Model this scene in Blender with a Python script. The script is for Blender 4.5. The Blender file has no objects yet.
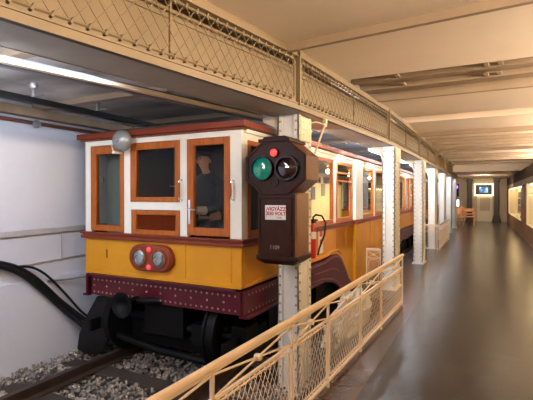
import bpy, bmesh, math, random
from mathutils import Vector, Matrix
random.seed(7)
sc = bpy.context.scene
COL = sc.collection
V = Vector
R = math.radians
# ------------------------------------------------------------------ camera
YAW, PITCH, F = R(27.15), R(0.53), 430.0
cam_d = bpy.data.cameras.new('camera'); cam = bpy.data.objects.new('camera', cam_d); COL.objects.link(cam)
cam.location = (0, 0, 1.6); cam.rotation_euler = (R(90)-PITCH, 0, YAW)
cam_d.sensor_width = 36; cam_d.lens = 36*F/533; cam_d.clip_start = 0.05
sc.camera = cam
RM = cam.rotation_euler.to_matrix(); CO = V((0, 0, 1.6))
def ray(u, v): return RM @ V(((u-266.5)/F, -(v-200)/F, -1))
def onY(u, v, Y): d = ray(u, v); return CO + d*(Y/d.y)
def onX(u, v, X): d = ray(u, v); return CO + d*(X/d.x)

# ------------------------------------------------------------------ materials
def mat(name, col, rough=.5, metal=0, var=.08, scale=6, bump=0, bscale=40, spec=.5, coat=0, col2=None, stretch=(1,1,1), emit=None, estr=0):
    m = bpy.data.materials.new(name); m.use_nodes = True
    nt = m.node_tree; b = nt.nodes['Principled BSDF']
    b.inputs['Roughness'].default_value = rough; b.inputs['Metallic'].default_value = metal
    b.inputs['Specular IOR Level'].default_value = spec; b.inputs['Coat Weight'].default_value = coat
    tc = nt.nodes.new('ShaderNodeTexCoord'); mp = nt.nodes.new('ShaderNodeMapping'); mp.inputs['Scale'].default_value = stretch
    nt.links.new(tc.outputs['Object'], mp.inputs['Vector'])
    n = nt.nodes.new('ShaderNodeTexNoise'); n.inputs['Scale'].default_value = scale; n.inputs['Detail'].default_value = 5
    nt.links.new(mp.outputs[0], n.inputs['Vector'])
    r = nt.nodes.new('ShaderNodeValToRGB'); r.color_ramp.elements[0].position = .3; r.color_ramp.elements[1].position = .7
    c2 = col2 if col2 else tuple(max(0, c*(1-2.2*var)) for c in col)
    r.color_ramp.elements[0].color = (*c2, 1); r.color_ramp.elements[1].color = (*col, 1)
    nt.links.new(n.outputs['Fac'], r.inputs['Fac']); nt.links.new(r.outputs['Color'], b.inputs['Base Color'])
    if bump:
        n2 = nt.nodes.new('ShaderNodeTexNoise'); n2.inputs['Scale'].default_value = bscale; n2.inputs['Detail'].default_value = 3
        nt.links.new(mp.outputs[0], n2.inputs['Vector'])
        bp = nt.nodes.new('ShaderNodeBump'); bp.inputs['Strength'].default_value = bump; bp.inputs['Distance'].default_value = .02
        nt.links.new(n2.outputs['Fac'], bp.inputs['Height']); nt.links.new(bp.outputs[0], b.inputs['Normal'])
    if emit:
        b.inputs['Emission Color'].default_value = (*emit, 1); b.inputs['Emission Strength'].default_value = estr
    return m
def glass(name, tint=(1, 1, 1), ior=1.3):
    m = bpy.data.materials.new(name); m.use_nodes = True; nt = m.node_tree; nt.nodes.clear()
    o = nt.nodes.new('ShaderNodeOutputMaterial'); t = nt.nodes.new('ShaderNodeBsdfTransparent'); t.inputs[0].default_value = (*tint, 1)
    g = nt.nodes.new('ShaderNodeBsdfGlossy'); g.inputs['Roughness'].default_value = .03
    fr = nt.nodes.new('ShaderNodeFresnel'); fr.inputs[0].default_value = ior
    mx = nt.nodes.new('ShaderNodeMixShader'); ge = nt.nodes.new('ShaderNodeNewGeometry'); ma = nt.nodes.new('ShaderNodeMath'); ma.operation = 'SUBTRACT'; ma.inputs[0].default_value = 1; nt.links.new(ge.outputs['Backfacing'], ma.inputs[1])
    mb_ = nt.nodes.new('ShaderNodeMath'); mb_.operation = 'MULTIPLY'; nt.links.new(fr.outputs[0], mb_.inputs[0]); nt.links.new(ma.outputs[0], mb_.inputs[1]); nt.links.new(mb_.outputs[0], mx.inputs[0]); nt.links.new(t.outputs[0], mx.inputs[1]); nt.links.new(g.outputs[0], mx.inputs[2])
    nt.links.new(mx.outputs[0], o.inputs[0]); return m
M = {}
M['cream'] = mat('cream_paint', (.72, .55, .38), .45, var=.05, scale=3, bump=.05)
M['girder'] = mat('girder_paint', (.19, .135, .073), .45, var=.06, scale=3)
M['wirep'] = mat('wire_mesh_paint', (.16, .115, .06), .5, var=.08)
M['rivet_col'] = mat('shaded_brown_rivet', (.34, .25, .17), .35, var=.1)  # brown darker than the column: shading of the rivet heads put into the colour
M['rivet_mar'] = mat('highlight_pale_rivet', (.30, .17, .17), .3, var=.1)  # paler than the maroon frame: rivet highlights painted in as colour
M['soffit'] = mat('soffit_paint', (.38, .34, .29), .5, var=.06, scale=4)
M['column'] = mat('column_paint', (.72, .71, .67), .4, var=.05, scale=4, bump=.05)
M['white'] = mat('white_gloss_paint', (.80, .77, .68), .35, var=.04, scale=4)
M['yellow'] = mat('yellow_enamel', (.62, .27, .012), .35, var=.06, scale=3, spec=.3)
M['maroon'] = mat('maroon_trim_paint', (.20, .034, .010), .4, var=.1, scale=5, spec=.3)
M['frame'] = mat('maroon_iron_paint', (.075, .006, .012), .4, spec=.3, var=.1, scale=8)
M['wood'] = mat('varnished_wood', (.42, .105, .009), .4, var=.16, scale=5, stretch=(9, 9, 1), coat=.05, spec=.3)
M['darkwood'] = mat('dark_varnished_wood', (.24, .042, .012), .4, var=.15, scale=5, stretch=(9, 9, 1), coat=.05, spec=.3)
M['signal'] = mat('dark_stained_wood', (.036, .010, .004), .45, var=.18, scale=6, stretch=(4, 4, 1), spec=.15)
M['signal_side'] = mat('brown_stained_wood', (.16, .06, .022), .4, var=.2, scale=6, stretch=(6, 6, 1), coat=.3)  # browner than the box front, used on head and body
M['black'] = mat('black_iron', (.0035, .0035, .004), .55, var=.2, scale=10, spec=.15)
M['blackgloss'] = mat('black_paint', (.006, .006, .0065), .35, var=.1, spec=.25)
M['rubber'] = mat('black_rubber', (.010, .010, .011), .45, var=.1, spec=.25)
M['gong'] = mat('grey_bell_paint', (.26, .27, .27), .35, var=.12, scale=12, metal=.2)
M['chrome'] = mat('chrome', (.75, .75, .74), .12, metal=1, var=.02)
M['steel'] = mat('worn_steel', (.35, .34, .33), .35, metal=.8, var=.1)
M['channel'] = mat('grey_steel_paint', (.10,.11,.125), .4, var=.1)
M['brass'] = mat('brass', (.6, .4, .12), .3, metal=1)
M['dark_in'] = mat('dark_interior_paint', (.035, .03, .028), .6)
M['cabpanel'] = mat('pale_green_panel', (.30, .33, .29), .5, var=.04)
M['cabmid'] = mat('brown_partition', (.045, .028, .024), .6)
M['inpanel'] = mat('pale_yellow_panel', (.72, .60, .32), .5, var=.05)
M['plaster'] = mat('ceiling_plaster', (.80, .68, .56), .7, var=.03, scale=1.5, bump=.12, bscale=10)
M['joist'] = mat('beige_joist_paint', (.30, .22, .145), .55, var=.06, scale=3)
M['wallwhite'] = mat('whitewashed_wall', (.60, .62, .71), .7, var=.04, scale=1.2, bump=.25, bscale=9)
M['wallgrey'] = mat('grey_ledge_paint', (.42, .42, .43), .6, var=.08)
M['tunnel'] = mat('stained_tunnel_ceiling', (.62, .60, .60), .7, col2=(.16, .13, .115), scale=1.1, stretch=(.6, 1.6, 1), bump=.3, bscale=8)
M['batten'] = mat('brown_batten', (.36, .26, .17), .6, var=.12)
M['pipe'] = mat('brown_pipe', (.16, .06, .04), .5)
M['floorm'] = mat('painted_floor', (.05, .045, .043), .18, spec=.22, var=.10, scale=2.2, bump=.10, bscale=65, coat=0)
M['edge'] = mat('brown_edge_paint', (.09, .055, .038), .25, var=.15, scale=3, bump=.08, bscale=30)
M['ballast'] = mat('ballast_stone', (.36, .31, .27), .9, var=.0, col2=(.07, .055, .045), scale=7)
M['ground'] = mat('ballast_dust', (.11, .09, .075), .95, var=.2, scale=20, bump=.8, bscale=30)
M['sleeper'] = mat('dark_sleeper_wood', (.05, .035, .028), .8, var=.2, stretch=(1, 8, 8))
M['rail'] = mat('rusty_rail', (.07, .045, .035), .5, metal=.4, var=.2)
M['bulk'] = mat('brown_bulkhead', (.06, .030, .014), .85, var=.1)
M['farwall'] = mat('beige_wall', (.50, .42, .32), .6, var=.04)
M['rightwood'] = mat('brown_cladding', (.30, .14, .06), .4, var=.12, stretch=(6, 1, 1))
M['casein'] = mat('cream_case_lining', (.82, .72, .50), .6, var=.03)
M['photo'] = mat('grey_photo', (.09, .07, .05), .5, col2=(.05, .045, .04), scale=14)
M['photopale'] = mat('pale_photo', (.22, .18, .12), .5, col2=(.2, .17, .13), scale=10)
M['darkcol'] = mat('dark_brown_iron', (.045, .025, .018), .4)
M['doorp'] = mat('pale_door_paint', (.72, .66, .52), .5, var=.03)
M['benchw'] = mat('bench_wood', (.5, .24, .10), .4, var=.15)
M['red'] = mat('red_enamel', (.55, .02, .015), .3, var=.05)
M['paper'] = mat('paper', (.80, .79, .76), .6, var=.02)
M['signw'] = mat('sign_enamel', (.70, .70, .68), .35, var=.03)
M['signred'] = mat('sign_red', (.38, .008, .012), .4, var=.0)
M['digits'] = mat('grey_numerals', (.36, .30, .25), .5, var=0)
M['skin'] = mat('skin', (.62, .30, .18), .5, var=.04)
M['uniform'] = mat('dark_uniform_cloth', (.018, .019, .024), .8, var=.1)
M['trouser'] = mat('grey_blue_cloth', (.07, .09, .11), .8, var=.1)
M['cuff'] = mat('white_glove_cloth', (.62, .60, .55), .7)
M['plastic'] = mat('crumpled_plastic', (.62, .60, .57), .22, var=.1, scale=9)
M['glass'] = glass('window_glass', (.93, .95, .94))
M['caseglass'] = glass('clear_case_glass', (1,1,1), 1.04)
M['glasstint'] = glass('dusty_glass', (.80, .83, .82))
def emis(name, col, s): return mat(name, (.1, .1, .1), .4, var=0, emit=col, estr=s)
M['tube'] = emis('fluorescent_tube', (.80, .88, 1), 80)
M['warmtube'] = emis('warm_tube', (1, .60, .28), 6)
M['bulb'] = emis('warm_bulb', (1, .70, .35), 30)
M['casetube'] = emis('case_tube', (1, .74, .38), 22)
M['ledframe'] = emis('frame_light', (1, .74, .36), 4)
M['purple'] = emis('purple_lamp_light', (.30, .07, 1), 8)
M['whitepanel'] = emis('white_light_panel', (1, 1, 1), 3)
M['redlamp'] = emis('red_signal_light', (1, .025, .02), 1.5)
M['redtail'] = emis('red_tail_light', (1, .015, .05), .8)
M['greenlens'] = mat('green_lens', (.0, .19, .12), .12, var=.3, scale=20, coat=1, emit=(.0, .5, .32), estr=.12)
M['darklens'] = mat('dark_red_lens', (.02, .002, .003), .08, var=.1, coat=1)
M['lens'] = mat('headlamp_glass', (.50, .54, .54), .12, metal=.75, var=.35, scale=14, coat=1)
# screen
def screen_mat():
    m = bpy.data.materials.new('screen_picture'); m.use_nodes = True; nt = m.node_tree; b = nt.nodes['Principled BSDF']
    tc = nt.nodes.new('ShaderNodeTexCoord'); n = nt.nodes.new('ShaderNodeTexNoise'); n.inputs['Scale'].default_value = 3.2
    r = nt.nodes.new('ShaderNodeValToRGB'); r.color_ramp.elements[0].color = (.02, .14, .35, 1); r.color_ramp.elements[1].color = (.6, .8, .85, 1)
    r.color_ramp.elements[0].position = .42; r.color_ramp.elements[1].position = .6
    nt.links.new(tc.outputs['Object'], n.inputs['Vector']); nt.links.new(n.outputs[0], r.inputs[0]); nt.links.new(r.outputs[0], b.inputs['Emission Color'])
    b.inputs['Emission Strength'].default_value = 1.4; b.inputs['Base Color'].default_value = (.02, .02, .02, 1); return m
M['screen'] = screen_mat()

# ------------------------------------------------------------------ mesh builder (world coordinates)
class MB:
    def __init__(s): s.v = []; s.f = []
    def add(s, vs, fs):
        o = len(s.v); s.v += [tuple(p) for p in vs]; s.f += [tuple(i+o for i in f) for f in fs]; return s
    def box(s, x0, x1, y0, y1, z0, z1):
        x0, x1 = sorted((x0, x1)); y0, y1 = sorted((y0, y1)); z0, z1 = sorted((z0, z1))
        return s.add([(x0,y0,z0),(x1,y0,z0),(x1,y1,z0),(x0,y1,z0),(x0,y0,z1),(x1,y0,z1),(x1,y1,z1),(x0,y1,z1)],
                     [(0,3,2,1),(4,5,6,7),(0,1,5,4),(1,2,6,5),(2,3,7,6),(3,0,4,7)])
    def bar(s, a, b, w, h, up=(0,0,1)):     # rectangular bar a->b, w sideways, h along up
        a, b = V(a), V(b); d = (b-a).normalized(); u = V(up); sd = d.cross(u)
        if sd.length < 1e-5: sd = d.cross(V((0,1,0)))
        sd.normalize(); u = sd.cross(d).normalized(); p = []
        for c in (a, b):
            for i, j in ((-1,-1),(1,-1),(1,1),(-1,1)): p.append(c+sd*(w/2*i)+u*(h/2*j))
        return s.add(p, [(0,1,2,3),(7,6,5,4),(0,4,5,1),(1,5,6,2),(2,6,7,3),(3,7,4,0)])
    def tube(s, pts, r, n=8, cap=True):
        pts = [V(p) for p in pts]; rings = []; ref = None
        for i, p in enumerate(pts):
            d = (pts[min(i+1, len(pts)-1)]-pts[max(i-1, 0)]).normalized()
            if ref is None: ref = d.orthogonal().normalized()
            ref = (ref - d*ref.dot(d)).normalized(); o = d.cross(ref); rr = r[i] if isinstance(r, (list, tuple)) else r
            rings.append([p+ref*(rr*math.cos(2*math.pi*k/n))+o*(rr*math.sin(2*math.pi*k/n)) for k in range(n)])
        vs = [q for g in rings for q in g]; fs = []
        for i in range(len(pts)-1):
            for k in range(n): fs.append((i*n+k, i*n+(k+1)%n, (i+1)*n+(k+1)%n, (i+1)*n+k))
        if cap: fs.append(tuple(range(n-1, -1, -1))); fs.append(tuple((len(pts)-1)*n+k for k in range(n)))
        return s.add(vs, fs)
    def lathe(s, c, axis, prof, n=24):      # prof: list of (distance along axis, radius)
        c, a = V(c), V(axis).normalized(); return s.tube2([(c+a*t, r) for t, r in prof], a, n)
    def tube2(s, pr, a, n):
        e = a.orthogonal().normalized(); o = a.cross(e); vs = []; fs = []
        for p, r in pr:
            for k in range(n): vs.append(p+e*(r*math.cos(2*math.pi*k/n))+o*(r*math.sin(2*math.pi*k/n)))
        for i in range(len(pr)-1):
            for k in range(n): fs.append((i*n+k, i*n+(k+1)%n, (i+1)*n+(k+1)%n, (i+1)*n+k))
        fs.append(tuple(range(n-1, -1, -1))); fs.append(tuple((len(pr)-1)*n+k for k in range(n)))
        return s.add(vs, fs)
    def prism(s, poly, off):                # poly: 3-D points, extruded by off
        n = len(poly); off = V(off); vs = [V(p) for p in poly]+[V(p)+off for p in poly]
        fs = [tuple(range(n)), tuple(range(2*n-1, n-1, -1))]+[(i, i+n, (i+1) % n+n, (i+1) % n) for i in range(n)]
        return s.add(vs, fs)
    def rivet(s, p, nrm, r=.018):
        p, a = V(p), V(nrm).normalized(); e = a.orthogonal().normalized(); o = a.cross(e)
        vs = [p+(e*math.cos(k*math.pi/3)+o*math.sin(k*math.pi/3))*r for k in range(6)]
        vs += [p+a*(r*.55)+(e*math.cos(k*math.pi/3)+o*math.sin(k*math.pi/3))*(r*.6) for k in range(6)]
        return s.add(vs, [(k, (k+1) % 6, (k+1) % 6+6, k+6) for k in range(6)]+[tuple(range(6, 12))])
    def build(s, name, m, parent=None, bevel=0, smooth=False, origin=None):
        o3 = V(origin) if origin is not None else (V(parent.matrix_world_loc) if False else None)
        base = V((0, 0, 0))
        p = parent
        while p is not None: base += V(p.location); p = p.parent
        if origin is not None: loc = V(origin)-base
        else: loc = V((0, 0, 0))
        tot = base+loc
        me = bpy.data.meshes.new(name); me.from_pydata([tuple(V(q)-tot) for q in s.v], [], s.f); me.materials.append(M[m])
        bm = bmesh.new(); bm.from_mesh(me); bmesh.ops.recalc_face_normals(bm, faces=bm.faces); bm.to_mesh(me); bm.free()
        if smooth:
            for f in me.polygons: f.use_smooth = True
        ob = bpy.data.objects.new(name, me); COL.objects.link(ob); ob.location = loc
        if parent is not None: ob.parent = parent
        if bevel:
            b = ob.modifiers.new('Bevel', 'BEVEL'); b.width = bevel; b.segments = 2; b.limit_method = 'ANGLE'; b.angle_limit = R(40)
        if smooth and hasattr(me, 'set_sharp_from_angle'): me.set_sharp_from_angle(angle=R(42))
        return ob
def tag(o, label, cat, group=None):
    o['label'] = label; o['category'] = cat
    if group: o['group'] = group
    return o
def thing(name, label, cat, loc, group=None):
    e = bpy.data.objects.new(name, None); COL.objects.link(e); e.location = loc; e.empty_display_size = .1
    return tag(e, label, cat, group)
def struct(o): o['kind'] = 'structure'; return o
def dup(o, parent=None):
    c = o.copy(); COL.objects.link(c)
    if parent is not None: c.parent = parent
    for ch in list(o.children): dup(ch, c)
    return c
def text(name, body, m, parent, pos, size, xdir, nrm, ext=.001, bold=0):
    cu = bpy.data.curves.new(name, 'FONT'); cu.body = body; cu.size = size; cu.extrude = ext; cu.offset = bold; cu.align_x = 'CENTER'; cu.align_y = 'CENTER'
    t = bpy.data.objects.new(name, cu); me = bpy.data.meshes.new_from_object(t)
    x, z = V(xdir).normalized(), V(nrm).normalized(); y = z.cross(x)
    me.transform(Matrix((x, y, z)).transposed().to_4x4()); base = V((0, 0, 0)); p = parent
    while p is not None: base += V(p.location); p = p.parent
    ob = bpy.data.objects.new(name, me); COL.objects.link(ob); ob.location = V(pos)-base; ob.parent = parent
    me.materials.clear(); me.materials.append(M[m]); bpy.data.objects.remove(t); return ob
def wire_mesh(mb, p, a, up, L, H, s=.055, r=.0016, slope=1.5):
    p, a, up = V(p), V(a).normalized(), V(up); 
    for sg in (1, -1):
        c = -H/slope if sg == 1 else 0
        end = L if sg == 1 else L+H/slope
        while c < end:
            # line x = c + sg*t/slope, t in 0..H
            ts = [0, H]
            lo, hi = 0, H
            if sg == 1: lo = max(lo, (0-c)*slope); hi = min(hi, (L-c)*slope)
            else: lo = max(lo, (c-L)*slope); hi = min(hi, c*slope)
            if hi-lo > .01:
                q0 = p+a*(c+sg*lo/slope)+up*lo; q1 = p+a*(c+sg*hi/slope)+up*hi
                mb.tube([q0, q1], r, 4, cap=False)
            c += s
RAIL_Z = -.25; GR_Z = -.36
EX = -1.32   # platform edge near the fence
# ------------------------------------------------------------------ setting
RW0, RW1 = (1.45, -2.5), (1.085, 30.2)
def rwx(y): return RW0[0]+(RW1[0]-RW0[0])*(y+2.5)/32.7
f = MB(); f.prism([(EX,-2.5,-.02),(1.9,-2.5,-.02),(1.9,30.4,-.02),(-1.98,30.4,-.02),(-1.98,6.75,-.02),(EX,6.75,-.02)], (0,0,.02))
struct(f.build('floor', 'floorm'))
f = MB(); f.box(-1.335,EX-.0,-2.5,6.75,-.6,-.002); f.box(-1.99,-1.975,6.75,30.4,-.6,-.002); f.box(-1.98,EX,6.74,6.752,-.6,-.002)
struct(f.build('trim_1', 'bulk'))
f = MB(); f.prism([(EX,-2.5,0),(-.93,-2.5,0),(-.90,6.75,0),(-.98,30,0),(-1.22,30,0),(-1.20,6.75,0)], (0,0,.003)); struct(f.build('trim_2', 'edge'))
f = MB(); f.box(-4.9,-1.3,-2.5,30.4,-.62,-.46); struct(f.build('floor_trench', 'ground'))
f = MB(); f.box(-4.85,-4.70,-2.5,30.4,-.5,2.75); struct(f.build('wall_left', 'wallwhite'))
f = MB(); f.box(-4.7,-4.66,-2.5,3.83,-.5,.62); f.box(-4.7,-4.672,3.83,4.6,-.5,.58); f.build('x', 'wallwhite')
bpy.data.objects['x'].name = 'wall_left_plinth'; struct(bpy.data.objects['wall_left_plinth'])
f = MB(); f.bar((-4.685,-2.5,1.09),(-4.685,30,1.6),.035,.065); struct(f.build('trim_3', 'wallgrey', bevel=.006))
f = MB(); f.box(-4.705,-4.688,3.57,3.582,.80,1.14); f.bar((-4.69,-2,.66),(-4.69,8,.96),.02,.012); struct(f.build('trim_4', 'wallgrey'))
f = MB(); GPx = [(-3.08,-2.5),(-2.58,.70),(-2.08,3.92),(-1.87,7.2),(-1.81,10.4),(-1.79,13.7),(-1.77,30.4)]
f.prism([(x,y,2.66) for x,y in GPx]+[(-4.85,30.4,2.66),(-4.85,-2.5,2.66)],(0,0,.09)); struct(f.build('ceiling_trench', 'tunnel'))
f = MB()
for y in (.6, 1.9, 3.2, 4.6, 6, 8, 10): f.box(-4.7,-2.4,y,y+.1,2.60,2.66)
struct(f.build('trim_5', 'joist'))
f = MB(); f.box(-4.7,-4.58,-2.5,30,2.50,2.60); struct(f.build('trim_6', 'batten'))
CZ = 3.04
f = MB(); f.box(-2.6,2.6,-2.5,21.5,CZ+.11,CZ+.2); f.box(-2.6,2.6,-2.5,5.22,CZ,CZ+.12); f.box(-2.6,2.6,6.55,7.9,CZ,CZ+.12); f.box(-2.6,2.6,8.8,21.5,CZ,CZ+.12)
f.prism([(-1.40,21.5,CZ+.12),(-1.40,21.5,2.70),(-1.40,30.4,2.66),(-1.40,30.4,CZ+.12)],(4.0,0,0)); struct(f.build('ceiling', 'plaster'))
f = MB()   # joists across the corridor ceiling
f.bar((-1.75,3.74,CZ-.036),(2.6,3.36,CZ-.036),.05,.078)
f.box(-1.75,2.6,6.52,6.58,CZ-.02,CZ+.11)
for y in (10.3,11.5,12.9,14.4,16.2,18.2,20.0): f.box(-1.5,2.6,y,y+.10,CZ-.085,CZ)
struct(f.build('trim_7', 'joist'))
f = MB()
f.box(-1.6,2.6,5.55,5.62,CZ+.03,CZ+.11); f.box(-1.6,2.6,6.0,6.06,CZ+.03,CZ+.11); f.box(-1.6,2.6,5.225,6.55,CZ+.1,CZ+.112)
for x in (-1.0,-.02,.12):
    for y in (5.5,5.95): f.bar((x,y-.10,CZ+.05),(x+.02,y+.1,CZ+.05),.05,.02)
struct(f.build('trim_8', 'joist', bevel=.004))
f = MB(); f.prism([(rwx(-2.5),-2.5,-.05),(rwx(-2.5),-2.5,2.02),(rwx(-2.5)+.7,-2.5,2.02),(rwx(-2.5)+.7,-2.5,-.05)],(0,.02,0))
# right wall: brown lower cladding, case openings, bulkhead
def rpanel(mb, y0, y1, z0, z1, dx=0, th=.06):
    a, b = rwx(y0)+dx, rwx(y1)+dx
    mb.prism([(a,y0,z0),(b,y1,z0),(b,y1,z1),(a,y0,z1)], (th,0,0)); return mb
f = MB(); rpanel(f,-2.5,30.2,0,.60); struct(f.build('wall_right', 'rightwood'))
f = MB()
for (a,b) in ((17.5,18.1),(19.0,19.7),(28.4,30.2),(-2.5,1.0),(9.2,9.6)): rpanel(f,a,b,.6,2.03)
struct(f.build('wall_right_posts', 'rightwood'))
f = MB(); rpanel(f,-2.5,30.2,2.03,2.22,-.005,.07); struct(f.build('trim_9', 'joist'))
f = MB(); rpanel(f,-2.5,30.2,2.22,2.62,0,.07); rpanel(f,-2.5,30.2,2.58,2.62,.02,1.2); struct(f.build('trim_10', 'bulk'))
f = MB(); f.box(2.55,2.6,-2.5,30.4,0,3.2); struct(f.build('wall_right_outer', 'farwall'))
f = MB(); f.box(-2.0,2.6,30.2,30.3,0,3.1); struct(f.build('wall_far', 'farwall'))
f = MB(); f.box(-4.85,-2.0,30.2,30.3,-.6,3.1); struct(f.build('wall_far_trench', 'wallwhite'))
f = MB(); f.box(-4.85,2.6,-2.6,-2.5,-.6,3.2); struct(f.build('wall_back', 'farwall'))

# ------------------------------------------------------------------ girder
GP = [(-2.66,-2.4),(-2.16,.70),(-1.66,3.92),(-1.44,7.2),(-1.39,10.4),(-1.37,13.7),(-1.365,16.9),(-1.36,20.1),(-1.355,23.3),(-1.35,26.6)]
GB, GT = 2.445, 3.04
g = thing('lattice_girder', 'long cream riveted girder with wire mesh panels running above the columns', 'girder', (-1.5,12,GB))
bc = MB(); tc_ = MB(); so = MB(); web = MB(); up_ = MB()
for i in range(len(GP)-1):
    a = V((*GP[i],0)); b = V((*GP[i+1],0)); d = (b-a).normalized(); sd = V((-d.y, d.x, 0))   # sd points to the track side
    Z = lambda p, z, o=0: V((p.x, p.y, z))+sd*o
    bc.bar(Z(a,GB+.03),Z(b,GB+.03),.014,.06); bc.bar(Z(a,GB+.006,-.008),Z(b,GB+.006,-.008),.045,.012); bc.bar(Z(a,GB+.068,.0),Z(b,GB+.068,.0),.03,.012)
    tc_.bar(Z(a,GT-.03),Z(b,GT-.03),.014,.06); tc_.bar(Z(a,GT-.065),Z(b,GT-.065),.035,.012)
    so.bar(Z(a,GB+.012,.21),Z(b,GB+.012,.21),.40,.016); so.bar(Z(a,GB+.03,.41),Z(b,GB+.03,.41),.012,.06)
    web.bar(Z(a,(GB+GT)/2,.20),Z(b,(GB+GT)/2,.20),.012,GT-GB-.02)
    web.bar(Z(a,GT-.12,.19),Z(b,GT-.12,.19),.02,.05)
    for q in (a, b) if i == 0 else (b,):
        MB().bar(Z(q,GB+.05,-.004),Z(q,GT-.02,-.004),.05,.022, (d.x,d.y,0)).build('upright','girder',g)
    m_ = (a+b)/2; MB().bar(Z(m_,GB+.05,.012),Z(m_,GT-.02,.012),.02,.012,(d.x,d.y,0)).build('thin_upright','girder',g)
    # mesh panel with tie rods and coils
    if i < 7:
        L = (b-a).length; pn = MB(); e = .07
        o = a+d*e; H0 = GB+.11; H = GT-.105-H0
        wire_mesh(pn, Z(o,H0), d, (0,0,1), L-2*e, H, s=.105 if i < 4 else .13, r=.0030, slope=1.25)
        c = .03; pts = [Z(o,H0+c),Z(o+d*c*.3,H0+c*.3),Z(o+d*c,H0),Z(o+d*(L-2*e-c),H0),Z(o+d*(L-2*e-c*.3),H0+c*.3),Z(o+d*(L-2*e),H0+c),Z(o+d*(L-2*e),H0+H-c),Z(o+d*(L-2*e-c*.3),H0+H-c*.3),Z(o+d*(L-2*e-c),H0+H),Z(o+d*c,H0+H),Z(o+d*c*.3,H0+H-c*.3),Z(o,H0+H-c),Z(o,H0+c)]
        pn.tube(pts, .010, 6)
        k = 0.0
        while k < L-2*e and i < 5:
            for zz in (H0, H0+H): pn.bar(Z(o+d*k,zz-.018),Z(o+d*(k+.02),zz+.018),.030,.014)
            k += .105
        pn.build('mesh_panel', 'wirep', g)
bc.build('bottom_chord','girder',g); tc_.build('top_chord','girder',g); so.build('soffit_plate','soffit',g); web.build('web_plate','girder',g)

# ------------------------------------------------------------------ columns
col_labels = ['steel column behind the boxed signal, nearest of the riveted columns',
 'riveted steel column just behind the far end of the near mesh railing',
 'pale riveted column standing free on the floor between the two railings',
 'cream riveted column at the near corner of the farther mesh railing',
 'riveted column behind the farther railing, first past its corner column',
 'riveted column just beyond the far end of the farther railing',
 'last riveted column of the row, next to the purple lamp',
 'far riveted column near the purple lamp at the end of the row']
def column(x1, y0, z0, label):
    W, D = (.235 if z0 < 0 else .212), (.36 if z0 < 0 else .5)
    x0 = x1-W; y1 = y0+D; t = thing('riveted_column', label, 'column', ((x0+x1)/2,(y0+y1)/2,z0), 'columns along the platform')
    c = MB(); c.box(x0+.012,x1-.012,y0+.02,y1-.02,z0,GB); c.build('web','column',t)
    c = MB(); rv = MB(); w = .055
    for (ya, yb) in ((y0,y0+.012),(y1-.012,y1)):
        for (xa, xb) in ((x0,x0+w),(x1-w,x1)): c.box(xa,xb,ya,yb,z0,GB)
    for (xa, xb) in ((x0,x0+.012),(x1-.012,x1)):
        for (ya, yb) in ((y0,y0+w+.02),(y1-w-.02,y1)): c.box(xa,xb,ya,yb,z0,GB)
    c.build('corner_angle','column',t)
    z = z0+.08
    while z < GB-.05:
        rv.rivet((x0+w/2,y0,z),(0,-1,0),.014); rv.rivet((x1-w/2,y0,z),(0,-1,0),.014); rv.rivet((x1,y0+.04,z+.04),(1,0,0),.015); rv.rivet((x1,y1-.04,z+.04),(1,0,0),.015)
        z += .095
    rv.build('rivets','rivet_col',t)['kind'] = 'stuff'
    c = MB(); c.box(x0-.03,x1+.03,y0-.03,y1+.03,z0,z0+.02); c.build('base_plate','column',t)
    c = MB(); c.box(x1-.002,x1+.014,y0+.03,y1-.03,GB-.27,GB-.02); c.box(x1-.002,x1+.02,y0+.02,y1-.02,GB-.15,GB-.13)
    for zz in (GB-.07,GB-.2):
        for yy in (y0+.1,y1-.1): c.rivet((x1+.014,yy,zz),(1,0,0),.014)
    # openwork bracket towards the track and along the girder
    c.prism([(x0,y0+.05,GB),(x0-.2,y0+.05,GB),(x0-.2,y0+.05,GB-.05),(x0-.05,y0+.05,GB-.12),(x0,y0+.05,GB-.28)],(0,.02,0))
    c.build('cap_bracket','cream',t, bevel=.003)
    return t
cols = [(-1.72,4.07),(-1.385,7.45),(-1.335,10.62),(-1.385,13.85),(-1.385,17.05),(-1.38,20.25),(-1.375,23.45)]
for i, (x, y) in enumerate(cols): column(x, y, -.46 if i == 0 else 0, col_labels[i])

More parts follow.
